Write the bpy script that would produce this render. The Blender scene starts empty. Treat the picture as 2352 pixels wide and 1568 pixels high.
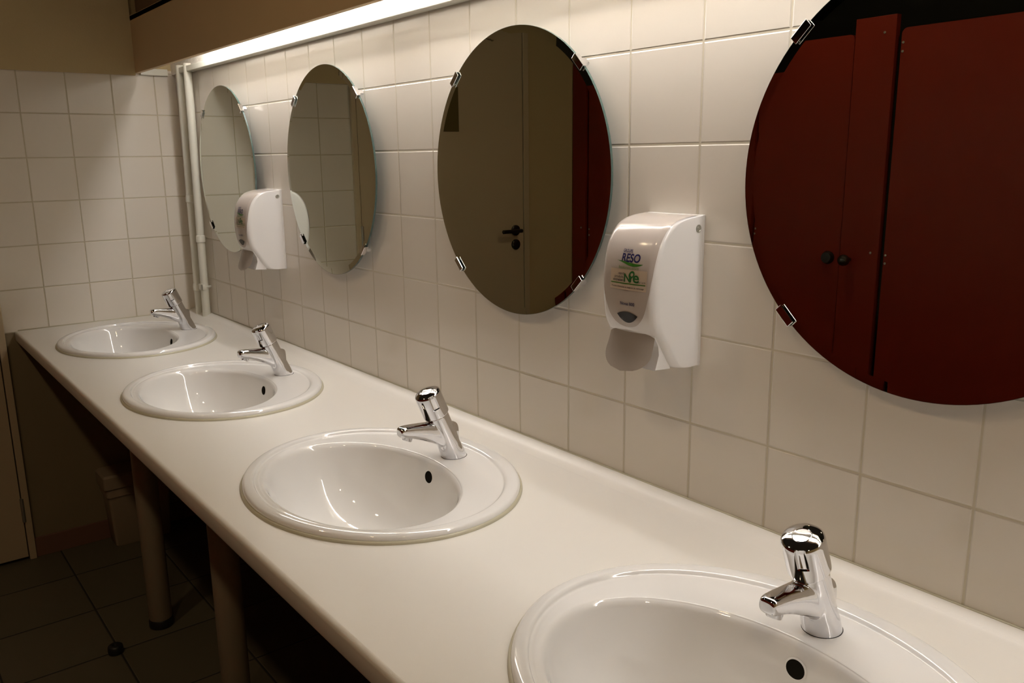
import bpy, bmesh, math, random
from mathutils import Vector, Matrix
random.seed(7)
PI = math.pi
SC = bpy.context.scene
COL = SC.collection

# ------------------------------------------------------------------ camera
# fitted from the tile grid (right, up, forward axes)
YAW, PITCH, ROLL = 0.667704, -0.217404, -0.012343
CAM = Vector((1.3094, -1.0517, 1.4301))
fw = Vector((-math.cos(YAW) * math.cos(PITCH), math.sin(YAW) * math.cos(PITCH), math.sin(PITCH)))
rt = fw.cross(Vector((0, 0, 1))).normalized()
up = rt.cross(fw)
c_, s_ = math.cos(ROLL), math.sin(ROLL)
rt, up = c_ * rt + s_ * up, -s_ * rt + c_ * up
cd = bpy.data.cameras.new('camera')
cam = bpy.data.objects.new('camera', cd)
COL.objects.link(cam)
cam.matrix_world = Matrix(((rt.x, up.x, -fw.x, CAM.x), (rt.y, up.y, -fw.y, CAM.y), (rt.z, up.z, -fw.z, CAM.z), (0, 0, 0, 1)))
cd.sensor_width = 36.0
cd.lens = 29.4447
cd.clip_start = 0.02
cd.clip_end = 50
SC.camera = cam

# ------------------------------------------------------------------ world, exposure
w = bpy.data.worlds.new('world')
SC.world = w
w.use_nodes = True
w.node_tree.nodes['Background'].inputs[0].default_value = (0, 0, 0, 1)
w.node_tree.nodes['Background'].inputs[1].default_value = 0.0
SC.view_settings.view_transform = 'Standard'
SC.view_settings.look = 'None'
SC.view_settings.gamma = 1.0
SC.view_settings.use_curve_mapping = False
SC.view_settings.exposure = 0.0
TUBE_STRENGTH = 35.0
TUBE_COLOR = (1.0, 0.965, 0.95)
CEIL_LAMP = 150.0
CEIL_COLOR = (1.0, 0.74, 0.45)
SC.cycles.max_bounces = 10
SC.cycles.diffuse_bounces = 6
SC.cycles.glossy_bounces = 6
SC.cycles.sample_clamp_indirect = 6.0

# room extents in metres: x runs along the basin wall, y = 0 is that wall, z up
XB, XF = -2.0483, 2.45
YS = -1.92            # plane of the cubicle fronts
YF = -3.35
ZC = 0.85             # worktop height
ZT = 1.737            # top of the wall tiles
ZCEIL = 2.42
T = 0.15


# ------------------------------------------------------------------ materials
def new_mat(name):
    m = bpy.data.materials.new(name)
    m.use_nodes = True
    nt = m.node_tree
    return m, nt, nt.nodes['Principled BSDF']


def N(nt, t, **kw):
    n = nt.nodes.new(t)
    for k, v in kw.items():
        setattr(n, k, v)
    return n


def math_node(nt, op, a, b=None, clamp=False):
    n = nt.nodes.new('ShaderNodeMath')
    n.operation = op
    n.use_clamp = clamp
    for i, v in enumerate((a, b)):
        if v is None:
            continue
        if isinstance(v, (int, float)):
            n.inputs[i].default_value = v
        else:
            nt.links.new(v, n.inputs[i])
    return n.outputs[0]


def simple(name, col, rough=0.5, metal=0.0, spec=0.5, bump=0.0, bscale=40.0, var=0.0, vscale=6.0, coat=0.0):
    m, nt, b = new_mat(name)
    b.inputs['Base Color'].default_value = (*col, 1)
    b.inputs['Roughness'].default_value = rough
    b.inputs['Metallic'].default_value = metal
    b.inputs['Specular IOR Level'].default_value = spec
    b.inputs['Coat Weight'].default_value = coat
    tc = N(nt, 'ShaderNodeTexCoord')
    if bump > 0:
        nz = N(nt, 'ShaderNodeTexNoise')
        nz.inputs['Scale'].default_value = bscale
        nz.inputs['Detail'].default_value = 4
        nt.links.new(tc.outputs['Object'], nz.inputs['Vector'])
        bp = N(nt, 'ShaderNodeBump')
        bp.inputs['Strength'].default_value = 1.0
        bp.inputs['Distance'].default_value = bump
        nt.links.new(nz.outputs['Fac'], bp.inputs['Height'])
        nt.links.new(bp.outputs['Normal'], b.inputs['Normal'])
    if var > 0:
        nz = N(nt, 'ShaderNodeTexNoise')
        nz.inputs['Scale'].default_value = vscale
        nz.inputs['Detail'].default_value = 3
        nt.links.new(tc.outputs['Object'], nz.inputs['Vector'])
        mx = N(nt, 'ShaderNodeMix', data_type='RGBA')
        mx.inputs[6].default_value = (*[c * (1 - var) for c in col], 1)
        mx.inputs[7].default_value = (*[min(1, c * (1 + var)) for c in col], 1)
        nt.links.new(nz.outputs['Fac'], mx.inputs[0])
        nt.links.new(mx.outputs[2], b.inputs['Base Color'])
    return m


def tile_mat(name, axis_u, off_u, off_v, pitch, grout_w, col, gcol, rough, var=0.02, wave=0.00035, axis_v='Z', pv=None,
             edge=0.0035, depth=0.0010):
    """square tiles in world metres; grout in a lower joint, edges slightly rounded"""
    pv = pv or pitch
    m, nt, b = new_mat(name)
    tc = N(nt, 'ShaderNodeTexCoord')
    sp = N(nt, 'ShaderNodeSeparateXYZ')
    nt.links.new(tc.outputs['Object'], sp.inputs[0])
    ds, ids = [], []
    for ax, off, p in ((axis_u, off_u, pitch), (axis_v, off_v, pv)):
        q = math_node(nt, 'DIVIDE', math_node(nt, 'SUBTRACT', sp.outputs[ax], off), p)
        ids.append(math_node(nt, 'FLOOR', q))
        fr = math_node(nt, 'FRACT', q)
        d = math_node(nt, 'MULTIPLY', math_node(nt, 'MINIMUM', fr, math_node(nt, 'SUBTRACT', 1.0, fr)), p)
        ds.append(d)
    d = math_node(nt, 'MINIMUM', ds[0], ds[1])
    mr = N(nt, 'ShaderNodeMapRange', interpolation_type='SMOOTHSTEP')
    mr.inputs['From Min'].default_value = grout_w * 0.42
    mr.inputs['From Max'].default_value = grout_w * 0.62
    nt.links.new(d, mr.inputs['Value'])
    mh = N(nt, 'ShaderNodeMapRange', interpolation_type='SMOOTHERSTEP')
    mh.inputs['From Min'].default_value = grout_w * 0.35
    mh.inputs['From Max'].default_value = edge
    nt.links.new(d, mh.inputs['Value'])
    # tone of each tile differs a little
    cx = N(nt, 'ShaderNodeCombineXYZ')
    nt.links.new(ids[0], cx.inputs[0])
    nt.links.new(ids[1], cx.inputs[1])
    wn = N(nt, 'ShaderNodeTexWhiteNoise', noise_dimensions='3D')
    nt.links.new(cx.outputs[0], wn.inputs['Vector'])
    mx0 = N(nt, 'ShaderNodeMix', data_type='RGBA')
    mx0.inputs[6].default_value = (*[c * (1 - var) for c in col], 1)
    mx0.inputs[7].default_value = (*[min(1, c * (1 + var)) for c in col], 1)
    nt.links.new(wn.outputs['Value'], mx0.inputs[0])
    mx = N(nt, 'ShaderNodeMix', data_type='RGBA')
    mx.inputs[6].default_value = (*gcol, 1)
    nt.links.new(mx0.outputs[2], mx.inputs[7])
    nt.links.new(mr.outputs[0], mx.inputs[0])
    nt.links.new(mx.outputs[2], b.inputs['Base Color'])
    rr = N(nt, 'ShaderNodeMapRange')
    rr.inputs['To Min'].default_value = 0.75
    rr.inputs['To Max'].default_value = rough
    nt.links.new(mr.outputs[0], rr.inputs['Value'])
    nt.links.new(rr.outputs[0], b.inputs['Roughness'])
    nz = N(nt, 'ShaderNodeTexNoise')
    nz.inputs['Scale'].default_value = 9.0
    nz.inputs['Detail'].default_value = 1.0
    nt.links.new(tc.outputs['Object'], nz.inputs['Vector'])
    h = math_node(nt, 'ADD', math_node(nt, 'MULTIPLY', mh.outputs[0], depth), math_node(nt, 'MULTIPLY', nz.outputs['Fac'], wave))
    bp = N(nt, 'ShaderNodeBump')
    bp.inputs['Strength'].default_value = 1.0
    bp.inputs['Distance'].default_value = 1.0
    nt.links.new(h, bp.inputs['Height'])
    nt.links.new(bp.outputs['Normal'], b.inputs['Normal'])
    return m


def emit(name, col, strength):
    m, nt, b = new_mat(name)
    b.inputs['Base Color'].default_value = (0.8, 0.8, 0.8, 1)
    b.inputs['Emission Color'].default_value = (*col, 1)
    b.inputs['Emission Strength'].default_value = strength
    return m


TILE_COL = (0.72, 0.675, 0.60)
GROUT = (0.56, 0.51, 0.40)
M = {}
M['tile_right'] = tile_mat('wall_tile_right', 'X', 0.0, 1.5955 - 10 * T, T, 0.0030, TILE_COL, GROUT, 0.13)
M['tile_back'] = tile_mat('wall_tile_back', 'Y', -0.077 - 10 * T, 1.5955 - 10 * T, T, 0.0032, TILE_COL, (0.50, 0.45, 0.33), 0.16)
M['floor'] = tile_mat('floor_tile', 'X', -1.495 - 3.0, -0.588 - 3.0, 0.30, 0.005, (0.115, 0.100, 0.066), (0.022, 0.02, 0.016), 0.42,
                      var=0.06, axis_v='Y', pv=0.30, wave=0.0008, edge=0.006)
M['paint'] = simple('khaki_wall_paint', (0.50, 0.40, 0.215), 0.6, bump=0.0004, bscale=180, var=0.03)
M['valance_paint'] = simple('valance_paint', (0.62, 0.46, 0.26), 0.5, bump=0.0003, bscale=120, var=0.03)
M['wall_shade'] = simple('wall_shade_brown', (0.22, 0.14, 0.085), 0.6, bump=0.0003, bscale=120)  # brown stands for shade on the wall over the valance
M['paint_shaded'] = simple('khaki_paint_shaded', (0.24, 0.19, 0.11), 0.6, bump=0.0004, bscale=180, var=0.03)  # same khaki paint, darkened for the shade below the worktop
M['plaster'] = simple('rough_white_plaster', (0.80, 0.77, 0.72), 0.7, bump=0.006, bscale=60)
M['white_paint'] = simple('white_gloss_paint', (0.74, 0.74, 0.66), 0.35, bump=0.0005, bscale=60, var=0.04, vscale=20)
M['ceiling'] = simple('dark_ceiling_paint', (0.05, 0.047, 0.042), 0.9)
M['door'] = simple('door_paint', (0.52, 0.43, 0.29), 0.42, bump=0.0002, bscale=80)
M['skirting'] = simple('red_brown_skirting', (0.20, 0.10, 0.07), 0.35)
M['laminate'] = simple('cream_laminate', (0.77, 0.745, 0.69), 0.30, bump=0.00008, bscale=500, var=0.012, vscale=4)
M['ceramic'] = simple('white_vitreous_china', (0.80, 0.79, 0.765), 0.045, spec=0.6, coat=0.2)
M['sealant'] = simple('yellowed_sealant', (0.50, 0.47, 0.35), 0.4)
M['chrome'] = simple('polished_chrome', (0.74, 0.74, 0.76), 0.045, metal=1.0)
M['dark'] = simple('overflow_shade', (0.010, 0.009, 0.007), 0.9, spec=0.05)  # shade inside the overflow as a flat colour
M['rubber'] = simple('black_rubber', (0.012, 0.012, 0.013), 0.45)
M['mirror'] = simple('silvered_glass', (0.66, 0.69, 0.62), 0.004, metal=1.0)
M['mirror_edge'] = simple('green_glass_edge', (0.05, 0.085, 0.075), 0.12, spec=0.8)
M['leg'] = simple('beige_steel_leg', (0.30, 0.25, 0.18), 0.35)
M['pipe'] = simple('painted_pipe', (0.70, 0.69, 0.60), 0.38, bump=0.0004, bscale=50, var=0.05, vscale=15)
M['plastic'] = simple('white_abs_plastic', (0.80, 0.79, 0.78), 0.16, spec=0.5)
M['panel'] = simple('pearl_grey_plastic', (0.48, 0.43, 0.39), 0.16, spec=0.5)
M['lever'] = simple('translucent_grey_plastic', (0.55, 0.50, 0.45), 0.25)
M['lens'] = simple('smoked_window', (0.012, 0.009, 0.007), 0.15, spec=0.3)
M['blue'] = simple('navy_ink', (0.006, 0.006, 0.075), 0.4)
M['green'] = simple('green_ink', (0.035, 0.16, 0.012), 0.4)
M['green2'] = simple('leaf_green_ink', (0.02, 0.13, 0.03), 0.4)
M['palegreen'] = simple('pale_green_ink', (0.17, 0.26, 0.06), 0.4)
M['ink'] = simple('dark_violet_ink', (0.03, 0.018, 0.04), 0.4)
M['sticker'] = simple('cream_sticker', (0.56, 0.47, 0.37), 0.3)
M['red'] = simple('oxblood_laminate', (0.16, 0.014, 0.005), 0.4, spec=0.25, var=0.05, vscale=2)
M['black'] = simple('black_plastic', (0.01, 0.01, 0.01), 0.12, spec=0.7)
M['steel'] = simple('dull_steel', (0.42, 0.42, 0.38), 0.4, metal=0.8)
M['bin'] = simple('cream_bin_plastic', (0.33, 0.26, 0.18), 0.45)
M['sign'] = simple('olive_sign', (0.11, 0.085, 0.025), 0.4)
M['tube'] = emit('fluorescent_tube_glow', TUBE_COLOR, TUBE_STRENGTH)
M['lamp'] = emit('warm_lamp_glow', CEIL_COLOR, CEIL_LAMP)
M['fixture'] = simple('white_metal_fixture', (0.8, 0.79, 0.75), 0.35)


# ------------------------------------------------------------------ helpers
def props(o, label=None, cat=None, group=None, kind=None):
    for k, v in (('label', label), ('category', cat), ('group', group), ('kind', kind)):
        if v:
            o[k] = v
    return o


def empty(name, loc, label, cat, group=None, rz=0.0, kind=None):
    o = bpy.data.objects.new(name, None)
    o.empty_display_size = 0.05
    COL.objects.link(o)
    o.location = loc
    o.rotation_euler = (0, 0, rz)
    return props(o, label, cat, group, kind)


def link(name, me, mat, parent=None, smooth=False, loc=None, world=False, angle=None):
    if isinstance(me, bmesh.types.BMesh):
        bm = me
        bmesh.ops.recalc_face_normals(bm, faces=bm.faces)
        me = bpy.data.meshes.new(name)
        bm.to_mesh(me)
        bm.free()
    if smooth:
        me.polygons.foreach_set('use_smooth', [True] * len(me.polygons))
        if angle:
            me.set_sharp_from_angle(angle=math.radians(angle))
    me.materials.clear()
    for m in (mat if isinstance(mat, (list, tuple)) else [mat]):
        me.materials.append(m)
    o = bpy.data.objects.new(name, me)
    COL.objects.link(o)
    if loc:
        o.location = loc
    if parent:
        o.parent = parent
        if world:      # mesh was built in world coordinates
            o.matrix_parent_inverse = Matrix.Translation(parent.location).inverted()
    return o


def box(bm, x0, x1, y0, y1, z0, z1, bev=0.0, seg=2):
    r = bmesh.ops.create_cube(bm, size=1.0)
    vs = r['verts']
    for v in vs:
        v.co = Vector((x0 + (v.co.x + 0.5) * (x1 - x0), y0 + (v.co.y + 0.5) * (y1 - y0), z0 + (v.co.z + 0.5) * (z1 - z0)))
    if bev > 0:
        es = list({e for v in vs for e in v.link_edges})
        bmesh.ops.bevel(bm, geom=es, offset=bev, segments=seg, profile=0.5, affect='EDGES')
    return bm


def nb():
    return bmesh.new()


def loft(bm, rings, cap0=True, cap1=True, closed=True):
    vr = [[bm.verts.new(p) for p in r] for r in rings]
    n = len(rings[0])
    for a, b in zip(vr, vr[1:]):
        for i in range(n if closed else n - 1):
            j = (i + 1) % n
            bm.faces.new((a[i], a[j], b[j], b[i]))
    if cap0:
        bm.faces.new(vr[0][::-1])
    if cap1:
        bm.faces.new(vr[-1])
    return vr


def lathe(bm, prof, n=32, mat=None, cap0=True, cap1=True):
    """prof: (radius, height) pairs; mat: transform of the finished rings"""
    rings = []
    for r, h in prof:
        ring = [Vector((r * math.cos(2 * PI * i / n), r * math.sin(2 * PI * i / n), h)) for i in range(n)]
        rings.append([mat @ p for p in ring] if mat else ring)
    loft(bm, rings, cap0, cap1)
    return bm


def tube_between(bm, a, b, r, n=20):
    a, b = Vector(a), Vector(b)
    d = b - a
    q = Vector((0, 0, 1)).rotation_difference(d.normalized()).to_matrix().to_4x4()
    return lathe(bm, [(r, 0), (r, d.length)], n, Matrix.Translation(a) @ q)


def structure(name, bm, mat, label=None, **k):
    return props(link(name, bm, mat, **k), label, kind='structure')


# ------------------------------------------------------------------ the room
structure('floor', box(nb(), XB - 0.1, XF + 0.1, YF - 0.1, 0.1, -0.08, 0.0), M['floor'], 'dark brown tiled floor with dark joints')
structure('ceiling', box(nb(), XB - 0.1, XF + 0.1, YF - 0.1, 0.1, ZCEIL, ZCEIL + 0.08), M['ceiling'], 'dark ceiling of the washroom')

# basin wall: tiled between worktop and batten, painted below, rough plaster above
wr = structure('wall_right', box(nb(), XB - 0.1, XF + 0.1, 0.0, 0.10, 0.82, ZT + 0.005), M['tile_right'],
               'white square tiled wall behind the mirrors')
structure('wall_right_lower', box(nb(), XB - 0.1, XF + 0.1, 0.0, 0.10, 0.0, 0.82), M['paint_shaded'], 'painted wall under the worktop, shade put into its colour')
structure('wall_right_upper', box(nb(), XB - 0.1, XF + 0.1, -0.012, 0.10, ZT + 0.005, ZCEIL), M['plaster'],
          'rough white plaster inside the light trough')
# back wall
structure('wall_back', box(nb(), XB - 0.1, XB, -0.668, 0.0, 0.845, ZT + 0.02), M['tile_back'], 'white square tiled end wall')
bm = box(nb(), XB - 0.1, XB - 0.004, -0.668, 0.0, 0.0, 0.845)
structure('wall_back_lower', bm, M['paint_shaded'], 'khaki painted end wall below the tiles')
bm = box(nb(), XB - 0.1, XB - 0.004, YS - 0.02, 0.0, 2.13, ZCEIL)
box(bm, XB - 0.1, XB - 0.004, YS - 0.02, -1.620, 0.0, 2.13)
box(bm, XB - 0.1, XB - 0.004, -0.668, 0.0, ZT + 0.02, 2.13)
structure('wall_back_upper', bm, M['paint'], 'khaki painted end wall above the tiles and past the door')
structure('wall_front', box(nb(), XF, XF + 0.1, YF - 0.1, 0.1, 0.0, ZCEIL), M['paint'], 'khaki painted wall behind the viewer')
structure('wall_left', box(nb(), XB - 0.1, XF + 0.1, YF - 0.1, YF, 0.0, ZCEIL), M['ceiling'], 'dark wall behind the cubicles')
structure('wall_back_cubicle', box(nb(), XB - 0.1, XB - 0.004, YF, YS - 0.02, 0.0, ZCEIL), M['ceiling'], 'end wall inside the last cubicle')

# boxed board above the tiles on the end wall, valance of the light trough, battens
structure('trim_1', box(nb(), XB - 0.004, XB + 0.012, -0.668, -0.1425, 1.7345, ZCEIL, 0.001), M['paint'],
          'khaki board above the tiles of the end wall')
bm = box(nb(), XB, XF, -0.143, -0.127, 1.7425, 1.9385, 0.0012)
box(bm, XB, XF, -0.143, -0.012, 1.9225, 1.9385)
structure('trim_5', box(nb(), XB + 0.02, XF, -0.127, -0.1245, 1.746, 1.9225), M['plaster'], 'added white reflector inside the light trough')  # reflector added to bounce and soften the tube light
structure('trim_6', box(nb(), XB + 0.012, XF, -0.120, -0.012, 1.9385, ZCEIL), M['wall_shade'], 'added block coloured as the shaded wall above the valance')  # block added over the lit wall, shade painted into its colour
structure('trim_2', bm, M['valance_paint'], 'long brown valance board hiding the lights over the mirrors')
structure('trim_3', box(nb(), XB + 0.10, XF, -0.030, 0.0, 1.7372, 1.7560, 0.0015), M['white_paint'], 'white batten along the top of the tiled wall')
structure('trim_4', box(nb(), XB, XB + 0.018, -0.1265, -0.030, 1.7372, 1.7600, 0.0015), M['white_paint'], 'short white batten on the end wall in the light trough')
structure('baseboard_back', box(nb(), XB - 0.004, XB + 0.008, -0.668, -0.008, 0.0, 0.073, 0.001), M['skirting'], 'red brown tile skirting on the end wall')
structure('baseboard_right', box(nb(), XB + 0.008, XF, -0.008, 0.0, 0.0, 0.073, 0.001), M['skirting'], 'red brown tile skirting under the worktop')

# ------------------------------------------------------------------ the door in the end wall
DY0, DY1 = -0.694, -1.585
door = structure('door_1', box(nb(), XB - 0.03, XB + 0.012, DY1, DY0, 0.012, 2.07, 0.0015), M['door'],
                 'cream painted door in the end wall')
bm = nb()
box(bm, XB - 0.09, XB + 0.018, -0.6905, -0.668, 0.0, 2.10, 0.002)
box(bm, XB - 0.09, XB + 0.018, -1.620, -1.588, 0.0, 2.10, 0.002)
box(bm, XB - 0.09, XB + 0.018, -1.588, -0.6905, 2.075, 2.13, 0.002)
link('door_frame', bm, M['door'], door)
for z in (0.15, 1.05, 1.85):
    bm = nb()
    lathe(bm, [(0.006, z), (0.0065, z + 0.002), (0.0065, z + 0.088), (0.006, z + 0.09)], 14, Matrix.Translation((XB + 0.018, -0.692, 0)))
    link('hinge', bm, M['steel'], door, smooth=True, angle=40)
bm = nb()
RX = Matrix.Translation((XB + 0.012, -1.535, 1.07)) @ Matrix.Rotation(PI / 2, 4, 'Y')
lathe(bm, [(0.026, 0), (0.026, 0.006), (0.022, 0.009)], 28, RX)
tube_between(bm, (XB + 0.018, -1.535, 1.07), (XB + 0.058, -1.535, 1.07), 0.009)
lathe(bm, [(0.005, 0), (0.0095, 0.004), (0.0095, 0.118), (0.005, 0.122)], 20,
      Matrix.Translation((XB + 0.060, -1.545, 1.07)) @ Matrix.Rotation(-PI / 2, 4, 'X'))
link('door_handle', bm, M['black'], door, smooth=True, angle=40)
bm = nb()
lathe(bm, [(0.026, 0), (0.026, 0.006), (0.022, 0.009)], 28, Matrix.Translation((XB + 0.012, -1.535, 1.0)) @ Matrix.Rotation(PI / 2, 4, 'Y'))
link('lock_rose', bm, M['black'], door, smooth=True, angle=40)
# sign on the door: only its right side shows in the mirror
sg = empty('door_sign', (XB + 0.012, -1.115, 1.645), 'square olive sign with a dark round mark on the door, seen in the third mirror', 'sign')
link('sign_plate', box(nb(), 0.0, 0.003, -0.10, 0.10, -0.10, 0.10, 0.0008), M['sign'], sg)
bm = nb()
lathe(bm, [(0.030, 0.0), (0.030, 0.0012)], 40, Matrix.Translation((0.003, -0.012, 0.0)) @ Matrix.Rotation(PI / 2, 4, 'Y'))
link('round_mark', bm, M['ink'], sg)

# ------------------------------------------------------------------ cubicle fronts on the left side, seen only in the mirrors
def disc(bm, r, t, mat, n=16):
    return lathe(bm, [(r, 0), (r, t * 0.6), (r * 0.8, t)], n, mat)


ZTOP_D, ZTOP_P = 1.848, 1.897
bays = [(-2.045, -1.945, -1.385), (-1.375, -1.21, -0.505), (-0.500, -0.345, 0.350), (0.36, 0.52, 1.22), (1.23, 1.39, 2.09)]
FY = Matrix.Rotation(-PI / 2, 4, 'X')
places = ['beside the end wall', 'second from the end wall', 'opposite the second basin from the viewer',
          'fourth from the end wall', 'nearest the viewer']
for i, (p0, p1, d1) in enumerate(bays):
    st = empty('toilet_cubicle', ((p0 + d1) / 2, YS, 0), 'oxblood red cubicle front with black knobs, %s' % places[i], 'toilet cubicle', 'red cubicle fronts')
    bm = box(nb(), p0, p1, YS - 0.02, YS + 0.006, 0.0, ZTOP_P, 0.001)
    pil = link('pilaster', bm, M['red'], st, world=True)
    bm = box(nb(), p1 + 0.019, d1, YS - 0.02, YS, 0.15, ZTOP_D, 0.0)
    es = [e for e in bm.edges if abs(e.verts[0].co.x - e.verts[1].co.x) < 1e-6 and abs(e.verts[0].co.z - e.verts[1].co.z) < 1e-6]
    bmesh.ops.bevel(bm, geom=es, offset=0.02, segments=6, profile=0.5, affect='EDGES')
    dr = link('door_panel', bm, M['red'], st, world=True)
    if i:
        bm = nb()
        sph = bmesh.ops.create_uvsphere(bm, u_segments=24, v_segments=16, radius=0.022)
        bmesh.ops.translate(bm, vec=(p0 + 0.042, YS + 0.045, 1.033), verts=sph['verts'])
        tube_between(bm, (p0 + 0.042, YS + 0.004, 1.033), (p0 + 0.042, YS + 0.03, 1.033), 0.008)
        link('knob', bm, M['black'], st, smooth=True, world=True)
    bm = nb()
    lathe(bm, [(0.024, 0), (0.026, 0.010), (0.020, 0.022)], 28, Matrix.Translation((d1 - 0.045, YS, 1.033)) @ FY)
    link('lock_knob', bm, M['black'], st, smooth=True, world=True, angle=40)
    for (sx, sz, yy) in ((p1 + 0.026, 1.800, 0.0), (p1 + 0.026, 1.770, 0.0), (p1 + 0.026, 1.06, 0.0), (p1 + 0.026, 1.03, 0.0),
                         (p1 - 0.042, 1.840, 0.006), (p1 - 0.030, 1.065, 0.006)):
        link('screw_cap', disc(nb(), 0.0045, 0.002, Matrix.Translation((sx, YS + yy, sz)) @ FY), M['steel'], st, world=True)

# ------------------------------------------------------------------ lights: hidden fluorescent battens and round ceiling lamps
for i, (x0, x1) in enumerate(((-1.66, -0.44), (-0.40, 0.82), (0.86, 2.08))):
    f = empty('fluorescent_lamp', ((x0 + x1) / 2, -0.071, 1.9225),
              ['fluorescent tube in the valance over the far two mirrors', 'fluorescent tube in the valance over the middle mirrors',
               'fluorescent tube in the valance nearest the viewer'][i], 'lamp', 'fluorescent tubes behind the valance')
    link('fixture_body', box(nb(), x0, x1, -0.095, -0.047, 1.888, 1.9225, 0.003), M['fixture'], f, world=True)
    bm = tube_between(nb(), (x0 + 0.03, -0.071, 1.866), (x1 - 0.03, -0.071, 1.866), 0.019, 20)
    link('tube', bm, M['tube'], f, smooth=True, world=True, angle=40)
    for xx in (x0 + 0.005, x1 - 0.030):
        link('lamp_holder', box(nb(), xx, xx + 0.025, -0.087, -0.055, 1.850, 1.888, 0.002), M['fixture'], f, world=True)
for i, (lx, ly) in enumerate(((-0.55, -1.35), (0.55, -1.35), (1.75, -1.35))):
    f = empty('ceiling_lamp', (lx, ly, ZCEIL), ['small round warm ceiling lamp over the far half of the room', 'small round warm ceiling lamp over the middle of the room',
              'small round warm ceiling lamp behind the viewer'][i], 'ceiling lamp', 'round ceiling lamps')
    bm = lathe(nb(), [(0.060, 0.0), (0.060, -0.010), (0.050, -0.014)], 32)
    link('lamp_ring', bm, M['fixture'], f, smooth=True, angle=40)
    bm = lathe(nb(), [(0.048, -0.0145), (0.042, -0.024), (0.025, -0.031), (0.004, -0.033)], 32)
    link('lamp_glass', bm, M['lamp'], f, smooth=True)

# ------------------------------------------------------------------ worktop with oval cut-outs
SINKS = [(-1.597, -1.625), (-0.800, -0.812), (0.010, 0.016), (0.815, 0.813)]   # basin x, tap x
RIM_Y, RIM_A, RIM_B = -0.341, 0.287, 0.238
BOWL_Y = -0.384
WX1 = 2.30
YEDGE = -0.636
counter = empty('washbasin_counter', ((XB + WX1) / 2, -0.33, 0.0), 'long cream laminate washbasin counter with a rounded front edge on round legs', 'counter')
bm = nb()
NS = 96
TH = 0.038
yf, yb = YEDGE + 0.008, -0.046
cells = []
bounds = [XB] + [(SINKS[i][0] + SINKS[i + 1][0]) / 2 for i in range(3)] + [1.215]
ang = [2 * PI * k / NS for k in range(NS)]


def cell(sx, x0, x1):
    ha, hb = RIM_A - 0.016, RIM_B - 0.016
    corners = [math.atan2(cy - RIM_Y, cx - sx) for cx in (x0, x1) for cy in (yf, yb)]
    angs = sorted([math.atan2(math.sin(a), math.cos(a)) for a in ang] + corners)
    inn, out = [], []
    for a in angs:
        ca, sa = math.cos(a), math.sin(a)
        k = 1 / math.sqrt((ca / ha) ** 2 + (sa / hb) ** 2)
        inn.append((sx + k * ca, RIM_Y + k * sa))
        ts = []
        if ca > 1e-9: ts.append((x1 - sx) / ca)
        if ca < -1e-9: ts.append((x0 - sx) / ca)
        if sa > 1e-9: ts.append((yb - RIM_Y) / sa)
        if sa < -1e-9: ts.append((yf - RIM_Y) / sa)
        t = min(ts)
        out.append((sx + t * ca, RIM_Y + t * sa))
    rings = [[Vector((*p, z)) for p in src] for src, z in ((out, ZC - TH), (inn, ZC - TH), (inn, ZC), (out, ZC))]
    loft(bm, rings, False, False)


for i, (sx, tx) in enumerate(SINKS):
    cell(sx, bounds[i], bounds[i + 1])
for z in (ZC, ZC - TH):
    v = [bm.verts.new(p) for p in ((1.215, yf, z), (WX1, yf, z), (WX1, yb, z), (1.215, yb, z))]
    bm.faces.new(v if z == ZC else v[::-1])
bmesh.ops.remove_doubles(bm, verts=bm.verts, dist=0.0002)
# rounded nose and the coved strip along the wall as swept profiles
nose = [(yf, ZC)] + [(yf - 0.008 * math.sin(a), ZC - 0.008 * (1 - math.cos(a))) for a in [PI / 2 * k / 8 for k in range(1, 9)]]
nose += [(YEDGE, ZC - TH + 0.006), (YEDGE + 0.0018, ZC - TH + 0.0018), (YEDGE + 0.006, ZC - TH), (yf, ZC - TH)]
cove = [(yb, ZC), (-0.038, ZC + 0.0006), (-0.031, ZC + 0.0022), (-0.025, ZC + 0.0050), (-0.020, ZC + 0.0080), (-0.014, ZC + 0.0104), (-0.008, ZC + 0.0115), (-0.0004, ZC + 0.0118), (-0.0004, ZC - TH), (yb, ZC - TH)]
for pr in (nose, cove):
    loft(bm, [[Vector((x, y, z)) for y, z in pr] for x in (XB + 0.0005, WX1)], True, True, closed=False)
top = link('worktop', bm, M['laminate'], counter, smooth=True, world=True, angle=35)
bm = nb()
# thin line of sealant along both walls
tube_between(bm, (XB + 0.05, -0.0012, ZC + 0.0118), (WX1, -0.0012, ZC + 0.0118), 0.0018, 10)
tube_between(bm, (XB + 0.0025, -0.01, ZC), (XB + 0.0025, YEDGE + 0.01, ZC), 0.003, 10)
link('sealant_line', bm, M['sealant'], counter, smooth=True, world=True)
for lx in (-1.262, -0.590):
    bm = lathe(nb(), [(0.033, 0.028), (0.034, 0.030), (0.034, ZC - TH - 0.004), (0.033, ZC - TH)], 40)
    lg = link('leg', bm, M['leg'], counter, smooth=True, angle=40)
    lg.parent = counter
    lg.matrix_parent_inverse = Matrix.Translation(counter.location).inverted()
    lg.location = (lx, -0.447, 0)
    bm = lathe(nb(), [(0.033, 0.0), (0.036, 0.004), (0.036, 0.024), (0.0335, 0.028)], 40)
    link('leg_foot', bm, M['rubber'], lg, smooth=True, angle=40)

# ------------------------------------------------------------------ washbasin
def ell(cx, cy, a, b, z, n=128):
    return [Vector((cx + a * math.cos(2 * PI * i / n), cy + b * math.sin(2 * PI * i / n), z)) for i in range(n)]


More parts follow.
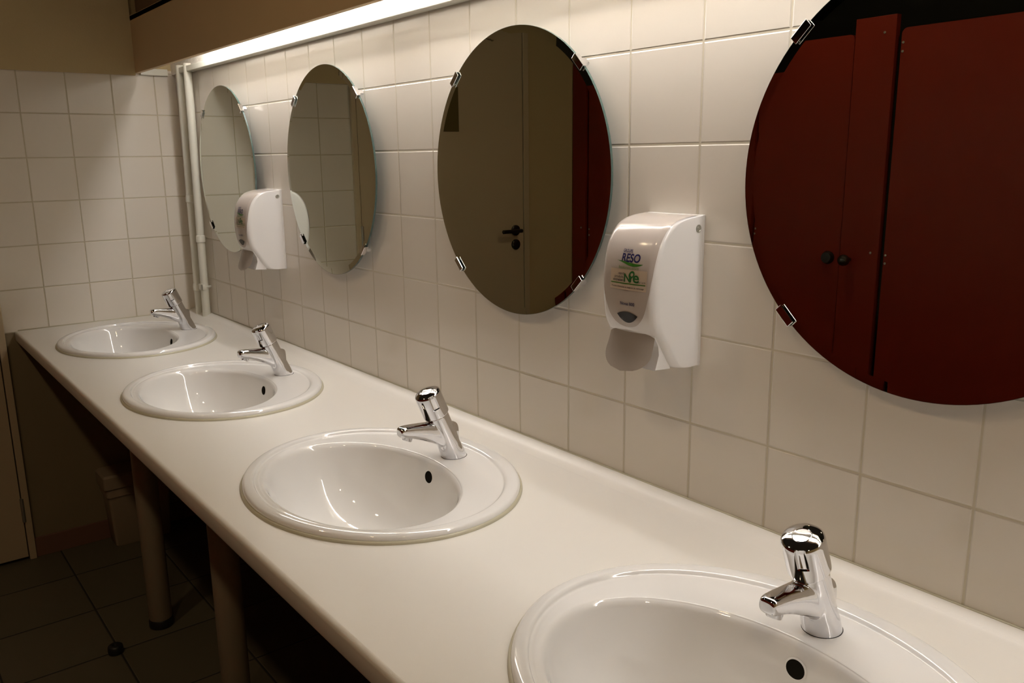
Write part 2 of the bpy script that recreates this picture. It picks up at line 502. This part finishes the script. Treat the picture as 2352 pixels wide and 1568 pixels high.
def catmull(P, n=4):
    out = []
    for i in range(len(P) - 1):
        p0, p1, p2, p3 = P[max(i - 1, 0)], P[i], P[i + 1], P[min(i + 2, len(P) - 1)]
        for k in range(n):
            t = k / n
            out.append([0.5 * ((2 * b) + (-a + c) * t + (2 * a - 5 * b + 4 * c - d) * t * t + (-a + 3 * b - 3 * c + d) * t ** 3)
                        for a, b, c, d in zip(p0, p1, p2, p3)])
    out.append(list(P[-1]))
    return out


# (offset of centre in y from rim centre, a, b, z above worktop)
rimP = [(0, .2790, .2300, 0.0005), (0, .2850, .2360, 0.0010), (0, .2870, .2380, .0045), (0, .2868, .2378, .0085), (0, .2845, .2355, .0122), (0, .2800, .2310, .0142),
        (-.001, .2735, .2235, .0150), (-.003, .2685, .2170, .0148), (-.0042, .2655, .2135, .0128), (-.005, .2635, .2112, .0100), (-.006, .2605, .2080, .0092)]
D0 = BOWL_Y - RIM_Y
deckP = [(-.014, .2530, .1960, .0096), (-.030, .2440, .1780, .0096), (D0, .2345, .1625, .0092)]
bowlP = [(D0, .2310, .1590, .0080), (D0, .2280, .1558, .0055), (D0, .2250, .1530, .0005), (D0 + .001, .2215, .1500, -.010), (D0 + .002, .2150, .1455, -.030),
         (D0 + .005, .2030, .1370, -.060), (D0 + .009, .1850, .1230, -.090), (D0 + .014, .1560, .1020, -.117), (D0 + .018, .1180, .0770, -.135),
         (D0 + .022, .0750, .0500, -.145), (D0 + .024, .0420, .0340, -.149), (D0 + .024, .0300, .0300, -.1505)]
prof = catmull(rimP + deckP + bowlP, 3)
bm = nb()
inner = [ell(0, c, a, b, z) for c, a, b, z in prof]
outer = [ell(0, c, a, b, z) for c, a, b, z in ((D0 + .024, .030, .030, -.170), (D0 + .02, .120, .080, -.158), (D0 + .01, .200, .140, -.105), (D0 + .004, .236, .168, -.03), (0, .262, .214, -.004), (0, .270, .221, 0.0003))]
loft(bm, outer + inner, False, False)
basin_me = bpy.data.meshes.new('basin_shell')
bmesh.ops.recalc_face_normals(bm, faces=bm.faces)
bm.to_mesh(basin_me)
bm.free()


def seal_bm():
    bm = nb()
    rings = []
    for k in range(9):
        t = PI * k / 8
        q = 0.0042
        rings.append(ell(0, 0, RIM_A + 0.0006 + q * math.cos(t) * 0.9, RIM_B + 0.0006 + q * math.cos(t) * 0.9, 0.0002 + 0.0052 * math.sin(t)))
    loft(bm, rings, False, False)
    return bm


def drain_bm():
    bm = nb()
    lathe(bm, [(0.0315, -0.1490), (0.0315, -0.1470), (0.026, -0.1465), (0.018, -0.1500), (0.006, -0.1520)], 40, Matrix.Translation((0, D0 + .024, 0)))
    return bm


# overflow ring and shade-dark disc on the wall side of the bowl, below the tap
def bowl_at(z):
    for (c0, a0, b0, z0), (c1, a1, b1, z1) in zip(prof, prof[1:]):
        if z1 <= z <= z0 and z0 > z1:
            t = (z0 - z) / (z0 - z1)
            return c0 + (c1 - c0) * t, a0 + (a1 - a0) * t, b0 + (b1 - b0) * t
    return prof[-1][:3]


def overflow_bm(r0, r1, off0, off1):
    """elliptical ring/disc lying on the bowl surface"""
    bm = nb()
    zc0, X0 = -0.023, 0.0
    rings = []
    for r, off in ((r0, off0), (r1, off1)):
        ring = []
        for k in range(32):
            a = 2 * PI * k / 32
            x = X0 + r * math.cos(a)
            z = zc0 + r * 0.92 * math.sin(a)
            c, A, B = bowl_at(z)
            y = c + B * math.sqrt(max(0, 1 - (x / A) ** 2)) - off
            ring.append(Vector((x, y, z)))
        rings.append(ring)
    loft(bm, rings, False, r1 < 0.003)
    return bm


seal_me = hole_me = None
where = ['farthest washbasin, beside the end wall and the two white pipes', 'second farthest washbasin, below the small far soap dispenser',
         'washbasin in the middle of the photo, whole and second nearest', 'nearest washbasin, cut off by the lower edge of the photo']
protos = {}
for i, (sx, tx) in enumerate(SINKS):
    b = bpy.data.objects.new('washbasin', basin_me)
    COL.objects.link(b)
    b.location = (sx, RIM_Y, ZC)
    props(b, 'oval white ceramic drop-in basin, ' + where[i], 'washbasin', 'oval washbasins set in the counter')
    if i == 0:
        basin_me.materials.append(M['ceramic'])
        basin_me.polygons.foreach_set('use_smooth', [True] * len(basin_me.polygons))
        protos['sealant'] = link('sealant', seal_bm(), M['sealant'], b, smooth=True)
        protos['drain'] = link('drain', drain_bm(), M['chrome'], b, smooth=True)
        protos['overflow_ring'] = link('overflow_ring', overflow_bm(0.0150, 0.0125, 0.0004, 0.0012), M['ceramic'], b, smooth=True)
        protos['overflow_shade_disc'] = link('overflow_shade_disc', overflow_bm(0.0128, 0.0005, 0.0010, 0.0008), M['dark'], b)  # no hole is cut; a dark disc paints the shade inside
    else:
        for k, p in protos.items():
            c = p.copy()
            COL.objects.link(c)
            c.parent = b


# ------------------------------------------------------------------ push tap
LEAN = math.radians(22.5)
AX = Matrix.Rotation(LEAN, 4, 'X')      # local +z leans towards -y (the room)


def tap_body_mesh():
    bm = nb()
    # leaning cylinder, cut level at the deck by sinking it a little
    lathe(bm, [(0.0245, -0.012), (0.0245, 0.010), (0.0235, 0.030), (0.0232, 0.103), (0.0222, 0.1045)], 64, AX)
    # spout: rounded sections along -y
    rings = []
    for y, hw, zt, zb in ((0.004, .0150, .072, .022), (-0.020, .0185, .0785, .024), (-0.036, .0185, .0805, .029), (-0.057, .0172, .0825, .0410), (-0.078, .0155, .0845, .0510),
                          (-0.099, .0142, .0862, .0590), (-0.115, .0134, .0868, .0630), (-0.121, .0126, .0862, .0642), (-0.125, .0110, .0846, .0662), (-0.1265, .0085, .0820, .0690)):
        zc, hh = (zt + zb) / 2, (zt - zb) / 2
        ring = []
        for k in range(48):
            a = 2 * PI * k / 48
            ca, sa = math.cos(a), math.sin(a)
            e = 0.62
            ring.append(Vector((hw * math.copysign(abs(ca) ** e, ca), y, zc + hh * math.copysign(abs(sa) ** e, sa))))
        rings.append(ring)
    bm2 = nb()
    loft(bm, rings, True, True)
    bmesh.ops.recalc_face_normals(bm, faces=bm.faces)
    me = bpy.data.meshes.new('tap_raw')
    bm.to_mesh(me)
    bm.free()
    bm2.free()
    o = bpy.data.objects.new('tap_raw', me)
    COL.objects.link(o)
    r = o.modifiers.new('r', 'REMESH')
    r.mode = 'VOXEL'
    r.voxel_size = 0.0010
    s = o.modifiers.new('s', 'SMOOTH')
    s.factor = 0.5
    s.iterations = 22
    dg = bpy.context.evaluated_depsgraph_get()
    out = bpy.data.meshes.new_from_object(o.evaluated_get(dg))
    bpy.data.objects.remove(o)
    # trim below the deck
    bm = nb()
    bm.from_mesh(out)
    g = bm.verts[:] + bm.edges[:] + bm.faces[:]
    cut = bmesh.ops.bisect_plane(bm, geom=g, plane_co=(0, 0, 0.0), plane_no=(0, 0, 1), clear_inner=True)
    es = [e for e in cut['geom_cut'] if isinstance(e, bmesh.types.BMEdge)]
    bmesh.ops.holes_fill(bm, edges=es, sides=0)
    bm.to_mesh(out)
    bm.free()
    out.name = 'tap_body_mesh'
    return out


def tap_cap_bm():
    """push button: wide cap with a domed top and a finger notch in its side"""
    bm = nb()
    n = 96
    rings = []
    P = [(0.0225, 0.1040), (0.0255, 0.1046), (0.0264, 0.1060), (0.0266, 0.1090), (0.0266, 0.1200), (0.0266, 0.1255), (0.0266, 0.1270), (0.0266, 0.1480), (0.0264, 0.1520), (0.0256, 0.1542),
         (0.0235, 0.1562), (0.0180, 0.1578), (0.0122, 0.1585), (0.0118, 0.1578), (0.0110, 0.1578), (0.0106, 0.1586), (0.0050, 0.1589), (0.0012, 0.1590)]
    for r, h in P:
        ring = []
        for k in range(n):
            a = 2 * PI * k / n
            rr = r
            if r > 0.024 and h >= 0.1265:
                da = abs(math.atan2(math.sin(a - 0), math.cos(a - 0)))
                if da < 0.235:
                    rr = r - 0.0022 * min(1, (0.235 - da) / 0.05)
            ring.append(Vector((rr * math.cos(a), rr * math.sin(a), h)))
        rings.append(ring)
    loft(bm, rings, True, True)
    return bm


def tap_aerator_bm():
    bm = nb()
    lathe(bm, [(0.0100, 0.008), (0.0100, -0.0040), (0.0092, -0.0052), (0.0080, -0.0048), (0.0078, 0.0)], 32,
          Matrix.Translation((0, -0.1080, 0.0612)) @ Matrix.Rotation(math.radians(-20), 4, 'X'))
    return bm


tap_me = tap_body_mesh()
tp = {}
TAPY = [-0.165, -0.171, -0.180, -0.180]
CAP_ROT = [-17, -52, -14, -65]      # the finger notch of each cap points another way
twhere = ['farthest tap, on the basin beside the white pipes', 'second farthest tap, left of the middle basin',
          'tap on the middle basin, its bright cap against the tiles', 'nearest tap, largest in the photo, at the lower right']
for i, (sx, tx) in enumerate(SINKS):
    t = empty('tap', (tx, TAPY[i], ZC + 0.0094), 'leaning chrome push tap, ' + twhere[i], 'tap', 'chrome push taps on the basins')
    if i == 0:
        tp['body'] = link('tap_body', tap_me, M['chrome'], t, smooth=True)
        tp['cap'] = link('push_cap', tap_cap_bm(), M['chrome'], t, smooth=True, angle=28)
        tp['aerator'] = link('aerator', tap_aerator_bm(), M['chrome'], t, smooth=True, angle=40)
        tp['base'] = link('base_gasket', lathe(nb(), [(0.0248, -0.0005), (0.0251, 0.0006), (0.0240, 0.0010)], 48,
                                                Matrix.Diagonal((1, 1.08, 1, 1))), M['rubber'], t, smooth=True)
    else:
        for k, p in tp.items():
            c = p.copy()
            COL.objects.link(c)
            c.parent = t
            if k == 'cap':
                cap = c
    (tp['cap'] if i == 0 else cap).matrix_basis = AX @ Matrix.Rotation(math.radians(CAP_ROT[i]), 4, 'Z')
    t.scale = (0.96, 0.96, 0.96)

# ------------------------------------------------------------------ round bevelled mirrors on chrome clips
MR = 0.2725
mir_me = None
MIRR = [(-1.529, 0.030), (-0.774, 0.033), (0.015, 0.020), (0.8225, 0.020)]
mwhere = ['farthest round mirror, reflecting the pale end wall, behind the far soap dispenser', 'second farthest round mirror, reflecting tiles and the side of the far soap dispenser',
          'third round mirror, reflecting the brown door and its handle', 'nearest round mirror, dark red with the cubicles it reflects, cut off by the right edge']


def mirror_bms():
    n = 128
    FR = Matrix.Rotation(PI / 2, 4, 'X')     # lathe axis z -> -y
    face = nb()
    lathe(face, [(MR - 0.0003, 0.0050), (MR - 0.014, 0.0056), (0.0005, 0.0056)], n, FR, False, True)
    # sharp bevel: duplicate ring handled by sharp angle
    back = nb()
    lathe(back, [(0.001, 0.0), (MR, 0.0), (MR, 0.0050), (MR - 0.0003, 0.0050)], n, FR, True, False)
    return face, back


def clip_bm():
    """J clip: base against the wall, riser past the rim, lip over the glass; radial axis +x, wall at y=0"""
    bm = nb()
    L = 0.0155
    box(bm, 0.0012, 0.0030, -0.0085, 0.001, -L, L, 0.0006)
    box(bm, -0.004, 0.0010, 0.0005, 0.013, -L * 0.4, L * 0.4, 0.0006)    # stem to the wall, behind the glass      # riser
    box(bm, -0.0085, 0.0035, -0.0105, -0.0078, -L, L, 0.0008)    # lip over the glass
    return bm


fb, bb = mirror_bms()
mo = {}
for i, (mx_, tilt) in enumerate(MIRR):
    m = empty('round_mirror', (mx_, -0.0145 - tilt * 0.20, 1.3955), mwhere[i], 'mirror', 'round mirrors over the basins', rz=-tilt)
    if i == 0:
        mo['glass'] = link('mirror_glass', fb, M['mirror'], m)
        mo['backing'] = link('glass_rim', bb, M['mirror_edge'], m, smooth=True, angle=40)
        mo['cl'] = []
        bmx = clip_bm()
        for k in range(4):
            a = PI / 4 + k * PI / 2
            c = link('clip', bmx, M['chrome'], m) if k == 0 else mo['cl'][0].copy()
            if k:
                COL.objects.link(c)
                c.parent = m
            c.matrix_local = Matrix.Translation((MR * math.cos(a), 0, MR * math.sin(a))) @ Matrix.Rotation(-a, 4, 'Y')
            mo['cl'].append(c)
    else:
        for p in [mo['glass'], mo['backing']] + mo['cl']:
            c = p.copy()
            COL.objects.link(c)
            c.parent = m
            c.matrix_local = p.matrix_local.copy() if False else p.matrix_basis

# ------------------------------------------------------------------ soap dispenser (local: back at y=0, x centred, z world height)
W2 = 0.0575
ZD = [(1.0980, .045), (1.1000, .058), (1.1040, .066), (1.112, .073), (1.125, .082), (1.140, .092), (1.155, .102), (1.165, .108), (1.180, .1135),
      (1.200, .1165), (1.225, .1180), (1.250, .1172), (1.275, .1135), (1.293, .1080), (1.306, .1010), (1.316, .0930), (1.3235, .0840), (1.3285, .0740), (1.3320, .0620),
      (1.3345, .0480), (1.3358, .0340), (1.3366, .0200)]
ZD = [tuple(p) for p in catmull(ZD, 3)]


def Dz(z):
    for (z0, d0), (z1, d1) in zip(ZD, ZD[1:]):
        if z0 <= z <= z1:
            return d0 + (d1 - d0) * (z - z0) / max(z1 - z0, 1e-9)
    return ZD[-1][1]


def front(x, z, D=None):
    """front surface y (negative) of the housing"""
    D = Dz(z) if D is None else D
    ax = abs(x)
    rc = min(0.015, D * 0.5)
    y0 = -D + 0.007 * (min(ax, W2 - rc) / W2) ** 2
    if ax > W2 - rc:
        t = (ax - (W2 - rc)) / rc
        y0 += rc * (1 - math.sqrt(max(0, 1 - t * t)))
    return y0


def housing_bm():
    bm = nb()
    xs = [-W2 + 2 * W2 * k / 40 for k in range(41)]
    xs = sorted(set([round(x, 5) for x in xs] + [s * (W2 - 0.015 * (1 - math.sin(PI / 2 * k / 10))) for s in (-1, 1) for k in range(11)]))
    rings = []
    for z, D in ZD:
        ring = [Vector((-W2, 0, z))] + [Vector((x, front(x, z, D), z)) for x in xs] + [Vector((W2, 0, z))]
        rings.append(ring)
    loft(bm, rings)
    return bm


WP = [(1.1665, 0.002), (1.1680, .013), (1.172, .0220), (1.178, .0295), (1.188, .0370), (1.203, .0430), (1.225, .0485), (1.250, .0520), (1.280, .0538), (1.310, .0542), (1.3370, .0542)]
CI = Vector((0, -0.045, 1.22))


def panel_bm(grow, scale):
    bm = nb()
    rings = []
    zs = [z for z, D in ZD if z > 1.1668] + [1.1668, 1.1675, 1.169, 1.171, 1.174]
    zs = sorted(set(zs))
    for z in zs:
        w_ = 0.0
        for (z0, w0), (z1, w1) in zip(WP, WP[1:]):
            if z0 <= z <= z1:
                w_ = w0 + (w1 - w0) * (z - z0) / (z1 - z0)
        w_ = min(w_ + grow, W2 - 0.001)
        zz = z - (grow if z < 1.18 else 0)
        ring = []
        for k in range(25):
            x = -w_ + 2 * w_ * k / 24
            p = Vector((x, front(x, zz), zz))
            q = CI + (p - CI) * scale
            q.x = p.x
            ring.append(q)
        rings.append(ring)
    loft(bm, rings, False, False, closed=False)
    return bm


def lever_bm():
    bm = nb()
    F, B = [], []
    n = 18
    for k in range(n + 1):
        t = k / n
        z = 1.1585 - 0.061 * t
        y = -0.1070 - 0.003 * t - 0.014 * t ** 1.6
        w_ = 0.0470 + 0.003 * t if t < 0.5 else 0.0485 * math.sqrt(max(0.0, 1 - ((t - 0.5) / 0.5) ** 2.3)) + 0.0003
        ring_f = []
        for j in range(21):
            u = -1 + 2 * j / 20
            x = u * w_
            ring_f.append(Vector((x, y + 0.012 * (x / 0.05) ** 2 * (1 - 0.6 * t), z)))
        F.append(ring_f)
    front_v = loft(bm, F, False, False, closed=False)
    r = bmesh.ops.solidify(bm, geom=bm.faces[:], thickness=-0.003)
    return bm


def cheek_bm():
    bm = nb()
    pts = [(-0.070, 1.1570), (-0.1000, 1.1570), (-0.0900, 1.1400), (-0.0880, 1.1250), (-0.0960, 1.1010), (-0.060, 1.0985)]
    rings = [[Vector((x, y, z)) for y, z in pts] for x in (-0.0480, -0.0455, 0.0455, 0.0480)]
    for r in (rings[0], rings[3]):
        c = Vector((r[0].x, -0.085, 1.127))
        for p in r:
            p += (c - p) * 0.05
    loft(bm, rings)
    return bm


def lens_bm():
    bm = nb()
    cx, zt = 0.0050, 1.1885
    up_, lo = [], []
    for k in range(21):
        u = -1 + 2 * k / 20
        x = cx + 0.0215 * u
        zu = 1.1865 + 0.0055 * (1 - u * u)
        zl = 1.1865 - 0.0125 * (1 - abs(u) ** 2.0)
        up_.append(Vector((x, front(x, zu) - 0.0017, zu)))
        lo.append(Vector((x, front(x, zl) - 0.0017, zl)))
    loft(bm, [lo, up_], False, False, closed=False)
    return bm


def text_mesh(body, cx, cz, height, width, thick=0.0, shear=0.0, align='CENTER', off=0.0017):
    """letters laid on the curved front; height of capitals and total width in metres"""
    cu = bpy.data.curves.new('t', 'FONT')
    cu.body = body
    cu.size = 1.0
    cu.shear = shear
    cu.offset = thick
    cu.align_x = 'LEFT'
    o = bpy.data.objects.new('t', cu)
    COL.objects.link(o)
    dg = bpy.context.evaluated_depsgraph_get()
    me = bpy.data.meshes.new_from_object(o.evaluated_get(dg))
    bpy.data.objects.remove(o)
    xs = [v.co.x for v in me.vertices]
    x0, x1 = min(xs), max(xs)
    sx = width / (x1 - x0)
    sz = height / 0.70
    for v in me.vertices:
        x = cx + (v.co.x - x0) * sx - (width / 2 if align == 'CENTER' else (width if align == 'RIGHT' else 0))
        z = cz + v.co.y * sz
        v.co = Vector((x, front(x, z) - off, z))
    return me


def strip_mesh(pts_lo, pts_hi, off):
    bm = nb()
    loft(bm, [[Vector((x, front(x, z) - off, z)) for x, z in pts_lo], [Vector((x, front(x, z) - off, z)) for x, z in pts_hi]], False, False, closed=False)
    return bm


def merge(meshes):
    bm = nb()
    for me in meshes:
        bm.from_mesh(me)
    return bm


def swoosh_bm():
    lo, hi = [], []
    for k in range(31):
        t = k / 30
        x = -0.0180 + 0.053 * t
        mid = 1.2685 + 0.0024 * math.cos(PI * t * 1.35)
        th = 0.0032 * max(0.0, math.sin(PI * t)) ** 0.9 * (0.45 + 0.9 * t)
        lo.append((x, mid - th))
        hi.append((x, mid + th * 0.6))
    return strip_mesh(lo, hi, 0.0018)


def npe_bm():
    ms = [text_mesh('N', 0.0010, 1.2395, 0.0125, 0.0125, 0.015, 0.0, 'LEFT', 0.0024),
          text_mesh('e', 0.0190, 1.2395, 0.0165, 0.0115, 0.015, 0.0, 'LEFT', 0.0024)]
    bm = merge(ms)
    # the P: a stem with a leaf-shaped bowl
    def tri(lo, hi):
        loft(bm, [[Vector((x, front(x, z) - 0.0024, z)) for x, z in lo], [Vector((x, front(x, z) - 0.0024, z)) for x, z in hi]], False, False, closed=False)
    tri([(0.0132, 1.2395), (0.0132, 1.2490)], [(0.0158, 1.2395), (0.0158, 1.2490)])
    outer_, inner_ = [], []
    for k in range(25):
        a = 2 * PI * k / 24
        r = 1.0
        x, z = 0.0062 * math.cos(a), 0.0050 * math.sin(a)
        xr = x * 0.80 - z * 0.5
        zr = x * 0.65 + z * 0.85
        outer_.append((0.0160 + xr, 1.2510 + zr))
        inner_.append((0.0164 + xr * 0.5, 1.2508 + zr * 0.5))
    tri(outer_, inner_)
    return bm


def dispenser(xc, label, fine=True):
    d = empty('soap_dispenser', (xc, 0, 0), label, 'soap dispenser', 'white soap dispensers between the mirrors')
    return d


DX = 0.4078
d0 = dispenser(DX, 'white wall soap dispenser between the third and the nearest mirror, large, with readable logos')
parts = []


def dp(name, bm, mat, smooth=False, angle=None, parent=None, label=None):
    o = link(name, bm, mat, parent or d0, smooth=smooth, angle=angle)
    if label:
        o['label'] = label
    parts.append((o, parent))
    return o


hz = dp('housing', housing_bm(), M['plastic'], True, 50)
bk = dp('back_plate', box(nb(), -W2 - 0.0005, W2 + 0.0006, -0.006, 0.0, 1.0970, 1.3376, 0.001), M['plastic'])
pe = dp('panel_edge', panel_bm(0.0013, 1.0065), M['plastic'], True)
pn = dp('front_panel', panel_bm(0.0, 1.0115), M['panel'], True, label='pearl grey front panel')
dp('push_lever', lever_bm(), M['lever'], True, 50)
dp('lever_block', cheek_bm(), M['plastic'], True, 30)
dp('soap_window', lens_bm(), M['lens'], True, parent=pn, label='dark smoked level window')
scr = nb()
MSC = Matrix.Translation((W2 - 0.0004, -0.0150, 1.3175)) @ Matrix.Rotation(PI / 2, 4, 'Y')
lathe(scr, [(0.0062, 0), (0.0062, 0.0010), (0.0050, 0.0014), (0.0042, 0.0006), (0.0030, 0.0006), (0.0026, 0.0012), (0.0010, 0.0012)], 28, MSC)
dp('lock', scr, M['steel'], True, 40)
dp('logo_lettering', merge([text_mesh('RESO', 0.0100, 1.2700, 0.0122, 0.0370, 0.026, 0.08)]), M['blue'], parent=pn)
dp('small_lettering', merge([text_mesh('GROUPE', 0.0020, 1.2842, 0.0046, 0.0190, 0.020, 0.0)]), M['blue'], parent=pn)
dp('green_swoosh', swoosh_bm(), M['green'], parent=pn)
dp('slogan_lettering', merge([text_mesh('Résolument nature', 0.0075, 1.2590, 0.0042, 0.0400, 0.0, 0.0)]), M['palegreen'], parent=pn)
st_lo = [(-0.0300 + 0.0740 * k / 16, 1.2265) for k in range(17)]
st_hi = [(-0.0300 + 0.0740 * k / 16, 1.2580) for k in range(17)]
sk = dp('sticker', strip_mesh(st_lo, st_hi, 0.0020), M['sticker'], parent=pn)
st_txt = merge([text_mesh('nord', 0.0000, 1.2496, 0.0040, 0.0110, 0.0, 0, 'RIGHT', 0.0024), text_mesh('produits', 0.0000, 1.2446, 0.0040, 0.0195, 0.0, 0, 'RIGHT', 0.0024),
                text_mesh('entretien', 0.0000, 1.2396, 0.0040, 0.0225, 0.01, 0, 'RIGHT', 0.0024), text_mesh('03 20 75 48 98', 0.0425, 1.2392, 0.0026, 0.0155, 0.0, 0, 'RIGHT', 0.0024),
                text_mesh("Produits d'entretien et matériel de nettoyage", 0.007, 1.2298, 0.0028, 0.066, 0.0, 0, 'CENTER', 0.0024)])
dp('sticker_lettering', st_txt, M['ink'], parent=pn)
dp('sticker_logo', npe_bm(), M['green2'], parent=pn)
dp('sticker_line', strip_mesh([(-0.028 + 0.0705 * k / 16, 1.2358) for k in range(17)], [(-0.028 + 0.0705 * k / 16, 1.2373) for k in range(17)], 0.0024), M['green'], parent=pn)
dp('model_lettering', merge([text_mesh('Novas 800', 0.0070, 1.2025, 0.0050, 0.0290, 0.01, 0.0)]), M['blue'], parent=pn)

d1 = dispenser(-1.1995, 'far white soap dispenser between the two farthest mirrors, its side reflected in one')
d1.location.z = 0.003
mp = {}
for o, par in parts:
    c = o.copy()
    COL.objects.link(c)
    c.parent = mp[par.name] if par else d1
    mp[o.name] = c

# ------------------------------------------------------------------ two painted pipes in the corner
def pipe(name, b, t, r, collar, label, grp):
    e = empty(name, b, label, 'pipe', grp)
    bv, tv = Vector((0, 0, 0)), Vector(t) - Vector(b)
    bm = tube_between(nb(), bv, tv, r, 28)
    link('pipe_run', bm, M['pipe'], e, smooth=True, angle=40)
    for z in collar:
        f = (z - b[2]) / tv.z
        c = tv * f
        q = Vector((0, 0, 1)).rotation_difference(tv.normalized()).to_matrix().to_4x4()
        bm = lathe(nb(), [(r, -0.014), (r + 0.0028, -0.011), (r + 0.0028, 0.006), (r + 0.0018, 0.008), (r + 0.0018, 0.012), (r, 0.014)], 28, Matrix.Translation(c) @ q)
        link('pipe_collar', bm, M['pipe'], e, smooth=True, angle=40)
    return e


p2 = pipe('water_pipe', (-1.868, -0.0215, ZC), (-1.832, -0.0215, 1.765), 0.0145, (1.145,), 'cream painted vertical pipe nearer the mirrors, with a wall bracket near its foot', 'painted pipes in the corner')
p1 = pipe('water_pipe', (-1.945, -0.0225, ZC), (-1.915, -0.0225, 1.765), 0.0140, (1.29, 0.955), 'cream painted vertical pipe nearest the end wall', 'painted pipes in the corner')
bm = nb()
tube_between(bm, (0.014, -0.004, 0.115), (0.014, 0.021, 0.115), 0.005, 14)
box(bm, -0.016, 0.019, -0.016, -0.010, 0.104, 0.126, 0.002)
box(bm, 0.012, 0.019, -0.016, 0.004, 0.104, 0.126, 0.002)
link('wall_bracket', bm, M['pipe'], p2, smooth=True, angle=40)

# ------------------------------------------------------------------ under the counter: waste bin, door stop
bn = empty('waste_bin', (-1.98, -0.315, 0.0), 'pale plastic waste bin with an overhanging lid in the dark corner under the counter', 'waste bin')
bm = nb()


def rrect(hx, hy, z, r=0.012, n=5):
    pts = []
    for cx, cy, a0 in ((hx - r, hy - r, 0), (-hx + r, hy - r, PI / 2), (-hx + r, -hy + r, PI), (hx - r, -hy + r, 3 * PI / 2)):
        for k in range(n + 1):
            a = a0 + PI / 2 * k / n
            pts.append(Vector((cx + r * math.cos(a), cy + r * math.sin(a), z)))
    return pts


loft(bm, [rrect(0.045, 0.098, 0.0), rrect(0.047, 0.101, 0.004), rrect(0.054, 0.111, 0.20), rrect(0.060, 0.116, 0.203), rrect(0.060, 0.116, 0.232)])
link('bin_body', bm, M['bin'], bn, smooth=True, angle=35)
bm = nb()
loft(bm, [rrect(0.062, 0.120, 0.2335), rrect(0.066, 0.124, 0.238), rrect(0.066, 0.124, 0.282), rrect(0.060, 0.118, 0.290)])
link('bin_lid', bm, M['bin'], bn, smooth=True, angle=35)

ds = empty('door_stop', (-1.188, -0.600, 0.0), 'small round black rubber door stop on the floor beside the farther leg', 'door stop')
bm = lathe(nb(), [(0.017, 0.0), (0.0205, 0.003), (0.0215, 0.012), (0.0205, 0.023), (0.016, 0.027), (0.008, 0.0265), (0.006, 0.022), (0.001, 0.022)], 36)
link('rubber_buffer', bm, M['rubber'], ds, smooth=True, angle=50)
